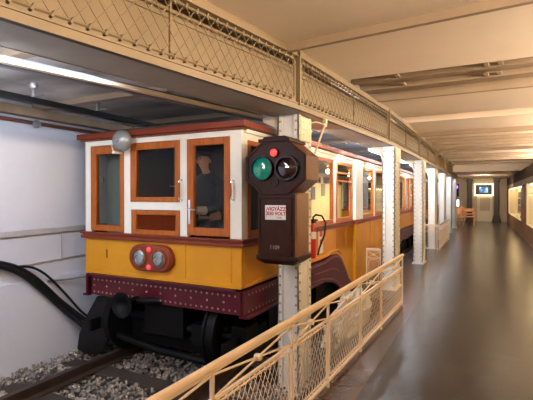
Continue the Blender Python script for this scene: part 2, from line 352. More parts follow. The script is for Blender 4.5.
# ------------------------------------------------------------------ fences
def fence(path, posts_at, label, name='mesh_railing', z0=0, h=.75, cream='cream', top='cream', round_=True, sp=.06):
    a, b = V((*path[0],0)), V((*path[1],0)); d = (b-a).normalized(); t = thing(name, label, 'railing', (path[0][0],path[0][1],z0))
    L = (b-a).length; P = lambda s, z: V((a.x+d.x*s, a.y+d.y*s, z0+z))
    m = MB(); m.bar(P(0,h-.012),P(L,h-.012),.036,.014); m.tube([P(0,h-.002),P(L,h-.002)],.0175,10); m.bar(P(0,h-.03),P(L,h-.03),.012,.03); m.build('handrail',top,t,bevel=.004,smooth=True)
    MB().bar(P(0,.57),P(L,.57),.018,.016).build('middle_rail',cream,t); MB().bar(P(0,.055),P(L,.055),.024,.018).build('bottom_rail',cream,t)
    for i, s in enumerate(posts_at):
        m = MB(); m.bar(P(s,0),P(s,h-.03),.019,.019,(d.x,d.y,0)); m.build('post',cream,t)
        if i+1 < len(posts_at):
            s2 = posts_at[i+1]; pn = MB(); e = .035; H0 = .095; H = .54-H0; Lp = s2-s-2*e
            wire_mesh(pn, P(s+e,H0), d, (0,0,1), Lp, H, s=sp, r=.0021, slope=1.55)
            c = .035; q = lambda x, z: P(s+e+x, H0+z)
            pn.tube([q(0,c),q(c*.3,c*.3),q(c,0),q(Lp-c,0),q(Lp-c*.3,c*.3),q(Lp,c),q(Lp,H-c),q(Lp-c*.3,H-c*.3),q(Lp-c,H),q(c,H),q(c*.3,H-c*.3),q(0,H-c),q(0,c)],.0065,6)
            k = .03
            while k < Lp-.02:
                pn.bar(q(k,-.009),q(k+.01,.009),.018,.006); pn.bar(q(k,H-.009),q(k+.01,H+.009),.018,.006); k += sp
            pn.build('mesh_panel',cream,t)
            x = MB(); mid = (s+s2)/2
            for za, zb in ((.58,.70),(.70,.58)):
                x.bar(P(s+.01,za),P(s2-.01,zb),.008,.010)
            x.lathe(P(mid,.64)-V((d.y,-d.x,0))*-.0,(d.y,-d.x,0),[(-.022,.008),(-.018,.02),(0,.024),(.018,.02),(.022,.008)],10)
            x.build('cross_brace',cream,t)
    return t
fl = lambda s: s
def fy(y0, ys, y1): k = 1.0; return [(y-y0) for y in ys]
fence(((-1.262,.55),(-1.085,6.45)), fy(.55,(.57,1.79,2.71,3.42,4.35,5.2,6.43),6.45), 'long cream mesh railing with round handrail in the foreground before the train')
fence(((-1.91,7.62),(-1.65,7.62)), (.01,.25), 'short pale mesh railing between the train and the second column').scale = (1,1,.88)
fence(((-1.24,13.55),(-1.235,17.0)), [k*1.145 for k in range(4)], 'farther cream mesh railing along the corridor past the free column', sp=.045)
fence(((-1.72,13.5),(-1.27,13.5)), (.01,.43), 'short cream railing turning towards the train at the corner column', sp=.07)

# ------------------------------------------------------------------ track
for x, lb in ((-3.95, 'rusty rail on the left, beside the white wall'), (-2.51, 'rusty rail on the right, beneath the train side')):
    m = MB(); prof = [(-.055,-.13),(.055,-.13),(.055,-.118),(.01,-.1),(.01,-.035),(.032,-.025),(.032,0),(-.032,0),(-.032,-.025),(-.01,-.035),(-.01,-.1),(-.055,-.118)]
    m.prism([(x+px,-2.4,RAIL_Z+pz) for px, pz in prof],(0,30,0)); tag(m.build('track_rail','rail'), lb, 'rail', 'running rails')
m = MB(); m.box(-4.45,-2.0,-.11,.11,-.13,0); s0 = m.build('sleeper','sleeper',bevel=.008)
slab = ['dark wooden sleeper lying in the stones nearest the camera']
ys = [2.0,2.75,3.5,4.25,5.0]
names = ['dark wooden sleeper crossing the ballast, first towards the camera','dark wooden sleeper crossing the ballast just ahead of the train','dark wooden sleeper beneath the train front and buffer','dark wooden sleeper hidden in shade under the first wheels','dark wooden sleeper in shade behind the first wheels']
for i, y in enumerate(ys):
    o = s0 if i == 0 else s0.copy()
    if i: COL.objects.link(o)
    o.location = (0,y,RAIL_Z-.13); tag(o, names[i], 'sleeper', 'sleepers under the rails')
# ballast: one object, many stones
bm = bmesh.new(); bmesh.ops.create_icosphere(bm, subdivisions=1, radius=1); tv_ = [v.co.copy() for v in bm.verts]; tf_ = [tuple(v.index for v in f_.verts) for f_ in bm.faces]; bm.free()
stones = MB()
for k in range(9500):
    y = random.uniform(1.6, 6.4); x = random.uniform(-4.66, -1.42)
    if y > 4.6 and random.random() < .6: continue
    zz = -.455+random.uniform(.0,.07)+(.04 if x < -4.2 else 0)+(.02 if -3.8 < x < -2.7 else 0)
    if any(abs(y-q) < .13 for q in ys) and -4.45 < x < -2.0: zz -= .05
    r = random.uniform(.012,.030)
    mt = Matrix.Translation((x,y,zz)) @ Matrix.Rotation(random.uniform(0,6.3),4,V((random.random(),random.random(),random.random()+.1)).normalized()) @ Matrix.Diagonal((r*random.uniform(.7,1.3),r*random.uniform(.7,1.3),r*random.uniform(.6,1),1))
    stones.add([mt @ (q_*random.uniform(.8,1.15)) for q_ in tv_], tf_)
st = stones.build('ballast','ballast'); tag(st,'loose grey and brown track stones between rails and wall','stones'); st['kind'] = 'stuff'

# ------------------------------------------------------------------ railway car
FY, XR, XL = 3.62, -2.13, -4.31
CX = (XR+XL)/2
car = thing('underground_railway_car', 'yellow and white wooden underground railway car with round headlamps at its front', 'railway car', (CX,FY,RAIL_Z))
fx = lambda u: onY(u, 200, FY).x
fz = lambda u, v: onY(u, v, FY).z
ZB, ZS0, ZS1, ZF0, ZF1 = .685, 1.10, 1.175, 2.26, 2.333    # yellow bottom, sill, fascia
LEN = 11.1; BY = FY+LEN
T = .06
# front yellow skirt
m = MB(); m.box(XL,XR,FY,FY+T,ZB,ZS0)
m.build('front_panel','yellow',car,bevel=.004)
m = MB()
for u in (185,231): MB().box(fx(u)-.006,fx(u)+.006,FY-.006,FY,ZB+.045,ZS0).build('seam_strip','yellow',car)
m.box(XL,XR,FY-.012,FY,ZB,ZB+.045); m.build('panel_moulding','yellow',car,bevel=.003)
def sill(y0, y1, xr, name='sill'):
    m = MB(); m.box(xr-.01,xr+.035,y0,y1,ZS0,ZS0+.03); m.box(xr-.01,xr+.022,y0,y1,ZS0+.03,ZS1-.02); m.box(xr-.01,xr+.04,y0,y1,ZS1-.02,ZS1); return m
m = MB(); m.box(XL-.04,XR+.04,FY-.04,FY+.02,ZS0,ZS0+.035); m.box(XL-.025,XR+.025,FY-.025,FY+.02,ZS0+.035,ZS1-.02); m.box(XL-.045,XR+.045,FY-.045,FY+.02,ZS1-.02,ZS1)
m.build('sill','maroon',car,bevel=.004)
# fascia (roof edge)
m = MB(); m.box(XL-.07,XR+.07,FY-.07,FY+.05,ZF0+.01,ZF1); m.box(XL-.04,XR+.04,FY-.04,FY+.05,ZF0-.01,ZF0+.01)
for x0,x1 in ((XR-.02,XR+.07),(XL-.07,XL+.02)): m.box(x0,x1,FY+.05,BY-.05,ZF0+.01,ZF1)
m.box(XL-.07,XR+.07,BY-.05,BY+.07,ZF0+.01,ZF1)
m.build('roof_fascia','maroon',car,bevel=.006)
m = MB(); nseg = 12; pr = []
for k in range(nseg+1):
    q = k/nseg; pr.append((XL-.05+q*(XR-XL+.1),FY-.04,ZF1-.01+.035*math.sin(math.pi*q)))
m.prism(pr+[(XR+.05,FY-.04,ZF1-.03),(XL-.05,FY-.04,ZF1-.03)],(0,LEN+.08,0)); m.build('roof','dark_in',car)
m = MB()
for u0,u1 in ((84,91.5),(124,131),(180,187.5),(230,241.5)):
    a = fx(u0) if u0 > 84 else XL; b = fx(u1) if u1 < 240 else XR
    m.box(a,b,FY,FY+T,ZS1,fz(150,142))
zt = fz(150,142); m.box(XL,XR,FY,FY+T,zt,ZF0)
m.box(fx(131),fx(180),FY,FY+T,fz(155,210),fz(155,202)); m.build('front_wall','white',car,bevel=.003)
# front windows
def framed(u0,u1,v0,v1,g0,g1,h0,h1,ref,name,glassm='glasstint'):
    X0,X1 = fx(u0),fx(u1); Zt,Zb = fz(ref,v0),fz(ref,v1); a,b = fx(g0),fx(g1); c,d_ = fz(ref,h0),fz(ref,h1)
    Zt = min(Zt,zt); Zb = max(Zb,ZS1)
    m = MB(); y0,y1 = FY-.012,FY+.04
    m.box(X0,a,y0,y1,Zb,Zt); m.box(b,X1,y0,y1,Zb,Zt); m.box(a,b,y0,y1,c,Zt); m.box(a,b,y0,y1,Zb,d_)
    o = m.build(name,'wood',car,bevel=.004)
    m = MB(); m.box(a,b,FY+.012,FY+.017,d_,c); m.build('glass',glassm,o); return o
framed(91.5,124,146,231,96.5,120.7,154,225,107,'window_frame')
framed(131,180,142,202,136.4,175.5,149,197,155,'window_frame')
dr = framed(187.5,230,138,236,194,224.5,145,228,209,'door','glass')
hx = fx(190.3)
m = MB(); m.box(hx-.012,hx+.012,FY-.02,FY-.012,fz(190,224),fz(190,200)); m.tube([(hx,FY-.03,fz(190,209)),(hx,FY-.05,fz(190,209)),(hx+.10,FY-.05,fz(190,209.5))],.008,8); m.build('door_handle','chrome',dr,smooth=True)
# louvre panel
X0,X1 = fx(132),fx(180); Zt,Zb = fz(155,210.5),ZS1; a,b = fx(137),fx(176); c,d_ = fz(155,215),fz(155,230)
m = MB(); m.box(X0,a,FY-.012,FY+.04,Zb,Zt); m.box(b,X1,FY-.012,FY+.04,Zb,Zt); m.box(a,b,FY-.012,FY+.04,c,Zt); m.box(a,b,FY-.012,FY+.04,Zb,d_)
lv = m.build('louvre_panel','wood',car,bevel=.004); m = MB(); n = 8
for k in range(n):
    z = d_+(c-d_)*(k+.5)/n; m.bar((a,FY+.012,z),(b,FY+.012,z),.03,.005,(0,1,1.2))
m.box(a,b,FY+.03,FY+.035,d_,c); m.build('slat','darkwood',lv)
# grab handles
for u in (181.7,233.3):
    x = fx(u); z0,z1 = fz(u,200),fz(u,180); m = MB(); m.tube([(x,FY,z0),(x,FY-.045,z0+.01),(x,FY-.05,z0+.04),(x,FY-.05,z1-.04),(x,FY-.045,z1-.01),(x,FY,z1)],.007,8)
    m.lathe((x,FY+.001,z0),(0,-1,0),[(0,.014),(.008,.014)],10); m.lathe((x,FY+.001,z1),(0,-1,0),[(0,.014),(.008,.014)],10)
    hnd = m.build('grab_handle','chrome',car,smooth=True)
    m = MB(); m.tube([(x,FY-.05,z0+.03),(x,FY-.052,(z0+z1)/2),(x,FY-.05,z1-.03)],[.010,.013,.010],10); m.build('grip','wood',hnd,smooth=True)
# bell
gb = onY(120.5,140.5,FY-.16); m = MB(); Rg = .118
m.lathe(gb,(.12,-1,-.05),[(-.045,Rg*.98),(-.035,Rg),(-.01,Rg*.97),(.02,Rg*.82),(.045,Rg*.5),(.055,.02)],28); bl = m.build('bell','gong',car,smooth=True)
m = MB(); m.lathe(gb,(.12,-1,-.05),[(.05,.018),(.068,.016),(.072,.004)],12); m.tube([gb+V((.0,-.06,0)),gb+V((0,.2,0))],.014,8); m.build('bell_bolt','steel',bl,smooth=True)
m = MB(); q = onY(121,153,FY); m.box(q.x-.012,q.x+.03,FY-.12,FY,q.z-.015,q.z+.01); m.tube([(q.x,FY-.11,q.z),(q.x,FY-.14,q.z+.08)],.006,6); m.build('hammer_bracket','white',bl)
# headlamp unit
c1 = onY(144.2,256.5,FY); c2 = onY(163.4,258.6,FY); zc = (c1.z+c2.z)/2; c1.z = c2.z = zc; hr = .118
def capsule(r, y, n=12):
    p = []
    for k in range(n+1): t = math.pi/2+math.pi*k/n; p.append((c1.x-.02+r*math.cos(t), y, zc+r*math.sin(t)))
    for k in range(n+1): t = -math.pi/2+math.pi*k/n; p.append((c2.x+.02+r*math.cos(t), y, zc+r*math.sin(t)))
    return p
m = MB(); m.prism(capsule(.145,FY-.06),(0,.06,0)); m.prism(capsule(.132,FY-.075),(0,.02,0)); hl = m.build('headlamp_housing','darkwood',car,bevel=.008)
for c in (c1,c2):
    m = MB(); m.lathe((c.x,FY-.07,c.z),(0,-1,0),[(0,.104),(.018,.104),(.022,.096),(.022,.088),(.008,.088)],26); m.build('lamp_rim','darkwood',hl,smooth=True)
    m = MB(); m.lathe((c.x,FY-.072,c.z),(0,-1,0),[(0,.088),(.008,.088),(.018,.06),(.023,.02)],26); m.build('lens','lens',hl,smooth=True)
for dz in (.096,-.096):
    m = MB(); m.lathe(((c1.x+c2.x)/2,FY-.07,zc+dz),(0,-1,0),[(0,.03),(.014,.03),(.02,.024),(.024,.01)],16); m.build('red_lamp','redtail',hl,smooth=True)
text('car_number','1','blackgloss',car,onY(107,254,FY)+V((0,-.002,0)),.15,(1,0,0),(0,-1,0))
# chassis front beam
m = MB(); m.box(XL+.12,XR+.0,FY-.02,FY+.06,.43,.66)
m.box(XL+.08,XR-.05,FY-.06,FY-.02,.655,.685)
m.build('front_beam','frame',car,bevel=.004)
m = MB()
for k in range(30):
    x = XL+.17+k*(XR-XL-.23)/29
    for z in (.615,.47): m.rivet((x,FY-.02,z),(0,-1,0),.013)
    if k % 3 == 0: m.rivet((x,FY-.02,.545),(0,-1,0),.013)
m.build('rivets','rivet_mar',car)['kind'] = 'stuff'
# side frames with goosenecks (both sides, both ends)
def goose(xs, th, flip):
    yy = lambda t: FY+t if not flip else BY-t
    top = [(0,.66),(2.35,.66),(2.7,.70),(2.95,.68),(3.15,.6),(3.35,.44),(3.6,.2),(3.8,.08),(5.56,.06)]
    bot = [(5.56,-.08),(3.65,-.09),(3.4,-.06),(3.15,.08),(2.95,.19),(2.75,.27),(2.3,.35),(1.2,.40),(0,.40)]
    # split into convex strips
    m = MB(); rv = MB(); tb = list(reversed(bot))
    def interp(pl, t):
        for (a,za),(b,zb) in zip(pl,pl[1:]):
            if a <= t <= b: return za+(zb-za)*(t-a)/(b-a)
        return pl[-1][1]
    ts = sorted(set([t for t,_ in top]+[t for t,_ in bot]))
    for a,b in zip(ts,ts[1:]):
        m.prism([(xs,yy(a),interp(tb,a)),(xs,yy(b),interp(tb,b)),(xs,yy(b),interp(top,b)),(xs,yy(a),interp(top,a))],(th,0,0))
    m.prism([(xs+th,yy(0),.40),(xs+th,yy(0),.42),(xs+th,yy(2.2),.385),(xs+th,yy(2.2),.365)],(.05 if th>0 else -.05,0,0))
    t = .1
    while t < 3.7:
        zt_,zb_ = interp(top,t),interp(tb,t); s = 1 if th > 0 else -1
        for z in (zt_-.04,zb_+.05): rv.rivet((xs+th,yy(t),z),(s,0,0),.012)
        if 1.9 < t < 3.1: rv.rivet((xs+th,yy(t),(zt_+zb_)/2),(s,0,0),.009)
        t += .075
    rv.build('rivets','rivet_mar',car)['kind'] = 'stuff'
    return m
for fl_ in (False, True):
    goose(XR-.03,.055,fl_).build('side_frame','frame',car); goose(XL+.03,-.03,fl_).build('side_frame','frame',car)
# sides: yellow panels
def side(x, s):
    # s=+1 right side, -1 left side ; wall thickness inwards
    e = .05*s
    m = MB(); m.box(x-e,x,FY+T,FY+3.93,ZB,ZS0); m.box(x-e,x,BY-3.93,BY,ZB,ZS0)
    # middle lower panels, going down to the low floor, following the gooseneck
    for fl_ in (0,1):
        yy = (lambda t: FY+t) if not fl_ else (lambda t: BY-t)
        ts = [(2.95,.68),(3.15,.6),(3.35,.44),(3.6,.2),(3.8,.08)]
        for (a,za),(b,zb) in zip(ts,ts[1:]): m.prism([(x-e,yy(a),za),(x-e,yy(b),zb),(x-e,yy(b),ZS0),(x-e,yy(a),ZS0)],(e,0,0))
    m.box(x-e,x,FY+3.8,BY-3.8,.06,ZS0)
    m.build('side_panel','yellow',car)
    m = MB()
    for t in (.9,1.65,2.35,3.0,3.5): MB().box(x,x+.006*s,FY+t-.012,FY+t+.012,ZB+.06,ZS0).build('seam_strip','yellow',car)
    m.bar((x+.005*s,FY+.05,ZB+.03),(x+.005*s,FY+2.4,ZB+.03),.012,.03); m.build('panel_moulding','yellow',car); m = MB()
    m.tube([(x+.008*s,FY+2.3,.715),(x+.008*s,FY+2.55,.735),(x+.008*s,FY+2.8,.755),(x+.008*s,FY+3.05,.74),(x+.008*s,FY+3.2,.66)],.012,6)
    m.build('arch_moulding','yellow',car)
    for ya,yb in ((FY+3.93,FY+4.42),(BY-4.42,BY-3.93)): MB().box(x-.01,x+.05*s,ya,yb,.08,ZS0).build('lower_pillar','yellow',car,bevel=.002)
    for t in (5.2,5.6,6.0): MB().box(x,x+.006*s,FY+t-.012,FY+t+.012,.1,ZS0).build('seam_strip','yellow',car)
    m = MB()
    for (a,b,o) in ((0,3.93,0),(3.93,4.42,.055),(4.42,LEN-4.42,0),(LEN-4.42,LEN-3.93,.055),(LEN-3.93,LEN,0)):
        x2 = x+o*s; m.box(x-.01*s,x2+.035*s,FY+a,FY+b,ZS0,ZS0+.035); m.box(x-.01*s,x2+.022*s,FY+a,FY+b,ZS0+.035,ZS1-.02); m.box(x-.01*s,x2+.04*s,FY+a,FY+b,ZS1-.02,ZS1)
    m.build('sill','maroon',car,bevel=.003)
    # white upper: posts + top band
    wins = [(.12,.80),(.92,1.62),(1.72,2.80),(2.95,3.88),(4.47,5.45),(5.62,6.6)]
    wins += [(LEN-3.88,LEN-2.95),(LEN-2.80,LEN-1.72),(LEN-1.62,LEN-.92),(LEN-.80,LEN-.12)]
    m = MB(); ztop = 2.16; prev = 0
    for a,b in wins+[(LEN,LEN)]:
        if prev < .1 or True: m.box(x-e,x,FY+max(prev,T if prev==0 else prev),FY+a,ZS1,ztop)
        prev = b
    m.box(x-e,x,FY+T,BY,ztop,ZF0+.01); m.box(x-.01*s,x+.05*s,FY+3.93,FY+4.42,ZS1,ZF0); m.box(x-.01*s,x+.05*s,BY-4.42,BY-3.93,ZS1,ZF0)
    m.box(x-.01*s,x+.03*s,FY+.05,BY-.05,ZF0-.035,ZF0-.0)
    m.build('side_wall','white',car,bevel=.002)
    for k,(a,b) in enumerate(wins):
        m = MB(); w = .055; y0,y1 = FY+a,FY+b; xa,xb = x-.04*s,x+.008*s
        m.box(xa,xb,y0,y0+w,ZS1,ztop); m.box(xa,xb,y1-w,y1,ZS1,ztop); m.box(xa,xb,y0+w,y1-w,ztop-.05,ztop); m.box(xa,xb,y0+w,y1-w,ZS1,ZS1+.07)
        if k in (3,6):
            m.box(xa,xb,y0+w,y1-w,ztop-.20,ztop-.17); m.box(xa,xb,y0+w,y1-w,ztop-.33,ztop-.30)
        o = m.build('window_frame','wood' if k%2 else 'wood',car,bevel=.003)
        m = MB(); m.box(x-.018*s,x-.013*s,y0+w,y1-w,ZS1+.07,ztop-.05); m.build('glass','glass',o)
side(XR,1); side(XL,-1)
# rear wall, floor, interior
m = MB(); m.box(XL,XR,BY-T,BY,ZB,ZS0); m.build('rear_panel','yellow',car)
m = MB(); m.box(XL,XL+.35,BY-T,BY,ZS0,ZF0); m.box(XR-.35,XR,BY-T,BY,ZS0,ZF0); m.box(XL,XR,BY-T,BY,2.05,ZF0); m.box(CX-.3,CX+.3,BY-T,BY,ZS0,2.05); m.build('rear_wall','white',car)
m = MB(); m.box(XL+.06,XR-.06,FY+.06,FY+3.9,.69,.74); m.box(XL+.06,XR-.06,BY-3.9,BY-.06,.69,.74); m.box(XL+.06,XR-.06,FY+3.9,BY-3.9,.1,.15); m.build('car_floor','dark_in',car)
m = MB(); m.box(XL+.05,XR-.05,FY+.06,BY-.06,ZF0,ZF0+.02); m.build('car_ceiling','dark_in',car)
CY = FY+1.15
xe = onY(127,177,FY+.28).x; m = MB(); m.box(XL+.06,xe,FY+.28,FY+.31,.74,ZF0); m.build('cab_partition','cabpanel',car)
m = MB(); m.box(XL+.06,XR-.06,CY,CY+.03,.74,ZF0); m.box(xe-.03,xe,FY+.31,CY,.74,ZF0); m.build('cab_partition','cabmid',car)
m = MB(); px = onY(102,180,FY+.27); m.box(px.x-.03,px.x+.03,FY+.26,FY+.28,px.z-.03,px.z+.03); m.bar((px.x-.09,FY+.265,px.z),(px.x-.03,FY+.265,px.z),.01,.01); m.build('switch_box','steel',car)
# cab controller desk and gauge
m = MB(); m.box(fx(140),fx(172),FY+.25,FY+.6,.74,1.42); m.lathe((fx(158),FY+.42,1.42),(0,0,1),[(0,.12),(.07,.12),(.09,.05)],18); m.build('controller','blackgloss',car,bevel=.01)
m = MB(); m.tube([(fx(158),FY+.42,1.5),(fx(158)+.02,FY+.42,1.54),(fx(158)+.16,FY+.38,1.55),(fx(158)+.16,FY+.38,1.6)],.009,8); m.tube([(fx(140),FY+.5,1.72),(fx(175),FY+.5,1.70)],.008,6); m.build('controller_handle','steel',car)
# far-side interior lining and pictures seen through the windows
m = MB()
m.box(XL+.09,XL+.11,CY+.2,FY+3.9,ZS1-.3,ZF0-.2); m.box(XL+.09,XL+.11,FY+4.3,BY-1.2,.5,ZF0-.3); m.build('interior_lining','inpanel',car)
for i,(y,z) in enumerate(((6.9,1.75),(7.5,1.70),(8.6,1.85),(9.3,1.6),(9.9,1.8),(10.8,1.7),(11.6,1.8))):
    m = MB(); m.box(XL+.112,XL+.125,y,y+.3,z-.2,z+.15); m.build('picture','photo' if i%2 else 'photopale',car,bevel=.002)
m = MB(); m.box(-3.35,-3.32,6.3,6.75,1.55,1.95); m.build('notice_board','paper',car)
for y in (5.3,6.6,8.6,10.2,12.2):
    m = MB(); m.lathe((CX+.25,y,ZF0),(0,0,-1),[(0,.05),(.03,.05),(.05,.02),(.10,.018)],12); l_ = m.build('ceiling_lamp','brass',car,smooth=True)
    m = MB(); m.lathe((CX+.25,y,ZF0-.10),(0,0,-1),[(0,.02),(.03,.04),(.06,.042),(.09,.02)],14); m.build('bulb','bulb',l_,smooth=True)
# seats
for sx in (XL+.15, XR-.6):
    m = MB(); m.box(sx,sx+.42,CY+.2,FY+3.7,1.02,1.1); m.build('bench_seat','wood',car,bevel=.01)
# paper notice on the yellow side
q = onX(321,240,XR+.008); m = MB(); m.box(XR+.0,XR+.009,q.y-.09,q.y+.09,q.z-.19,q.z+.17); n_ = m.build('paper_notice','paper',car)
m = MB(); m.box(XR+.009,XR+.012,q.y-.06,q.y+.06,q.z+.05,q.z+.14); m.box(XR+.009,XR+.012,q.y-.05,q.y+.05,q.z-.06,q.z+.01); m.build('red_mark','red',n_)
# buffer horn, coupler, apron, bogie
b0 = onY(122,305,FY-.26)
m = MB(); m.lathe(b0,(.05,-1,0),[(-.3,.045),(-.12,.05),(-.05,.07),(0,.135),(.012,.14),(.014,.125),(-.02,.07),(-.05,.03)],26); m.build('buffer_horn','black',car,smooth=True)
m = MB(); m.tube([b0+V((0,.2,0)),b0+V((.25,.25,.02)),b0+V((.6,.35,0))],.04,8); m.build('buffer_bar','black',car,smooth=True)
m = MB()
gp = [onY(u,v,FY+.05) for u,v in ((97,296),(86,316),(79,334),(77,349),(84,354),(100,354),(108,340),(116,296))]; m.prism(gp,(0,.05,0)); m.box(gp[0].x,gp[0].x+.3,FY+.1,FY+.9,.1,.45); 
m.build('wheel_guard','blackgloss',car,bevel=.006)
m = MB(); m.tube([(XL+.2,FY+.1,-.02),(CX,FY+.06,-.11),(XR-.25,FY+.1,-.15)],.04,10); m.build('guard_bar','black',car,smooth=True)
m = MB(); m.tube([(CX+.1,FY+.2,.15),(CX+.6,FY+.18,.13),(XR-.1,FY+.3,.1)],.045,10); m.box(CX-.25,CX+.3,FY+.1,FY+.5,.05,.42); m.box(CX+.45,CX+.62,FY+.05,FY+.25,.02,.25); m.build('coupling_gear','black',car,smooth=True)
m = MB(); m.box(-3.85,-2.35,FY+.30,FY+.36,-.16,.2); m.box(-3.6,-2.2,FY+.22,FY+.28,-.02,.06); m.build('rigging_shade_plate','black',car,bevel=.008)  # black plate added for the shade under the car front, with a rigging bar
for by in (FY+1.06, BY-1.06):
    m = MB()
    for sx in (-.93,.93):
        m.bar((CX+sx,by-1.15,.08),(CX+sx,by+1.15,.08),.05,.14); m.box(CX+sx-.05,CX+sx+.05,by-.25,by+.25,-.02,.3)
        for dy in (-.72,.72): m.box(CX+sx-.09,CX+sx+.09,by+dy-.14,by+dy+.14,-.03,.24)
    m.box(CX-.9,CX+.9,by-.18,by+.18,.15,.4); m.box(CX-.6,CX+.6,by-.6,by+.6,-.02,.3); bo = m.build('bogie_frame','black',car,bevel=.01)
    for dy in (-.72,.72):
        for sx in (-.72,.72):
            s = 1 if sx > 0 else -1
            m = MB(); m.lathe((CX+sx,by+dy,RAIL_Z+.385),(s,0,0),[(-.07,.41),(-.045,.41),(-.04,.385),(.05,.38),(.055,.33),(.03,.31),(.02,.12),(.07,.09),(.09,.05)],36); m.build('wheel','black',bo,smooth=True)
        m = MB(); m.tube([(CX-.7,by+dy,RAIL_Z+.385),(CX+.7,by+dy,RAIL_Z+.385)],.06,10); m.build('axle','black',bo,smooth=True)
m = MB(); m.box(CX-.95,CX+.95,FY+.08,FY+3,.5,.68); m.box(CX-.9,CX+.98,FY+2.35,FY+3.7,-.08,.5); m.build('underframe_shade_box','black',car)  # second, lower box is added to darken the space behind the arch
# second car behind
m = None
car2 = dup(car); car2.location = (CX, 15.6, RAIL_Z); tag(car2, 'second yellow wooden railway car, standing behind the first beyond the columns', 'railway car')

# ------------------------------------------------------------------ driver figure in the cab
hd = onY(203,161,FY+.42)
px_, py_ = hd.x, hd.y
drv = thing('person', 'seated driver figure in dark uniform and peaked cap behind the cab door window', 'person', (px_,py_+.05,.74))
B = V((px_,py_,0)); Zp = hd.z
def skin_obj(name, verts, edges, radii, m, parent, sub=2):
    base = V((0,0,0)); p = parent
    while p is not None: base += V(p.location); p = p.parent
    me = bpy.data.meshes.new(name); me.from_pydata([tuple(V(v)-base) for v in verts], edges, []); me.materials.append(M[m])
    o = bpy.data.objects.new(name, me); COL.objects.link(o); o.parent = parent
    o.modifiers.new('Skin','SKIN').use_smooth_shade = True
    for i, r in enumerate(radii):
        d = me.skin_vertices[0].data[i]; d.radius = r if isinstance(r, tuple) else (r, r); d.use_root = (i == 0)
    s = o.modifiers.new('Sub','SUBSURF'); s.levels = sub; s.render_levels = sub
    return o
z = Zp
vs = [B+V((0,.14,z-.74)),B+V((0,.13,z-.55)),B+V((0,.12,z-.36)),B+V((0,.10,z-.22)),B+V((0,.06,z-.13)),B+V((0,.02,z-.06)),B+V((0,.0,z)),B+V((0,.01,z+.08))]
ra = [(.15,.11),(.13,.10),(.16,.11),(.10,.08),(.036,.04),(.042,.05),(.075,.09),(.06,.075)]; ed = [(i,i+1) for i in range(7)]
def chain(frm, pts, rs):
    last = frm
    for p, r in zip(pts, rs): vs.append(B+V(p)); ra.append(r); ed.append((last,len(vs)-1)); last = len(vs)-1
    return last
for s in (-1,1):
    w = chain(3,[(s*.18,.10,z-.26),(s*.23,.02,z-.42),(s*.22,-.06,z-.53),(s*.14,-.17,z-.56),(s*.08,-.25,z-.55)],[.06,.052,.045,.036,.028])
    pm = chain(w,[(s*.07,-.29,z-.555)],[(.034,.018)])
    for j,(dx,l) in enumerate(((-.03,.050),(-.01,.058),(.01,.054),(.03,.042))):
        chain(pm,[(s*.07+dx,-.31,z-.555),(s*.07+dx,-.31-l*.5,z-.562),(s*.07+dx*.9,-.31-l*.8,z-.585)],[.009,.009,.007])
    chain(w,[(s*.04,-.27,z-.565),(s*.02,-.295,z-.58)],[.01,.009])
    chain(0,[(s*.10,.06,z-.76),(s*.13,-.22,z-.76),(s*.13,-.24,z-1.0),(s*.13,-.22,z-1.17),(s*.13,-.32,z-1.19)],[.09,.065,.055,.04,.035])
body = skin_obj('body', vs, ed, ra, 'skin', drv)
# face details
m = MB(); m.lathe(B+V((0,-.078,z-.01)),(0,-1,-.3),[(0,.018),(.02,.012),(.028,.004)],8)
m.lathe(B+V((.075,.01,z)),(1,0,0),[(0,.02),(.014,.022),(.016,.01)],8); m.lathe(B+V((-.075,.01,z)),(-1,0,0),[(0,.02),(.014,.022),(.016,.01)],8); m.build('face_feature','skin',drv,smooth=True)
m = MB()
for s in (-1,1): m.lathe(B+V((s*.03,-.082,z+.02)),(0,-1,0),[(0,.010),(.004,.009)],8)
m.build('eye','blackgloss',drv)
vs2 = [B+V(p) for p in ((0,.14,z-.76),(0,.13,z-.55),(0,.12,z-.36),(0,.10,z-.2),(0,.07,z-.13))]; ra2 = [(.17,.13),(.15,.12),(.18,.13),(.11,.09),(.058,.062)]; e2 = [(0,1),(1,2),(2,3),(3,4)]
for s in (-1,1):
    last = 3
    for p, r in zip([(s*.18,.10,z-.26),(s*.235,.02,z-.42),(s*.225,-.06,z-.53),(s*.15,-.16,z-.56)],[.075,.066,.058,.048]):
        vs2.append(B+V(p)); ra2.append(r); e2.append((last,len(vs2)-1)); last = len(vs2)-1
skin_obj('jacket', vs2, e2, ra2, 'uniform', drv)
vs3 = [B+V((0,.12,z-.78))]; ra3 = [(.16,.11)]; e3 = []
for s in (-1,1):
    last = 0
    for p, r in zip([(s*.10,.05,z-.77),(s*.135,-.22,z-.765),(s*.135,-.24,z-1.0),(s*.13,-.22,z-1.14)],[.10,.08,.068,.055]):
        vs3.append(B+V(p)); ra3.append(r); e3.append((last,len(vs3)-1)); last = len(vs3)-1
skin_obj('trousers', vs3, e3, ra3, 'trouser', drv)
m = MB(); m.lathe(B+V((0,.0,z+.05)),(0,.0,1),[(0,.098),(.03,.10),(.05,.125),(.07,.12),(.08,.05)],20); m.prism([B+V((-.08,-.07,z+.052)),B+V((.08,-.07,z+.052)),B+V((.05,-.15,z+.04)),B+V((-.05,-.15,z+.04))],(0,0,.006)); m.build('cap','uniform',drv,smooth=True)
for s in (-1,1):
    m = MB(); m.tube([B+V((s*.15,-.16,z-.56)),B+V((s*.09,-.235,z-.553))],[.05,.044],12); m.build('cuff','cuff',drv,smooth=True)
m = MB(); m.box(px_-.19,px_+.19,py_+.02,py_+.36,z-.93,z-.88); m.tube([(px_,py_+.18,.742),(px_,py_+.18,z-.9)],.03,10); m.lathe((px_,py_+.18,.742),(0,0,1),[(0,.14),(.02,.13)],16)
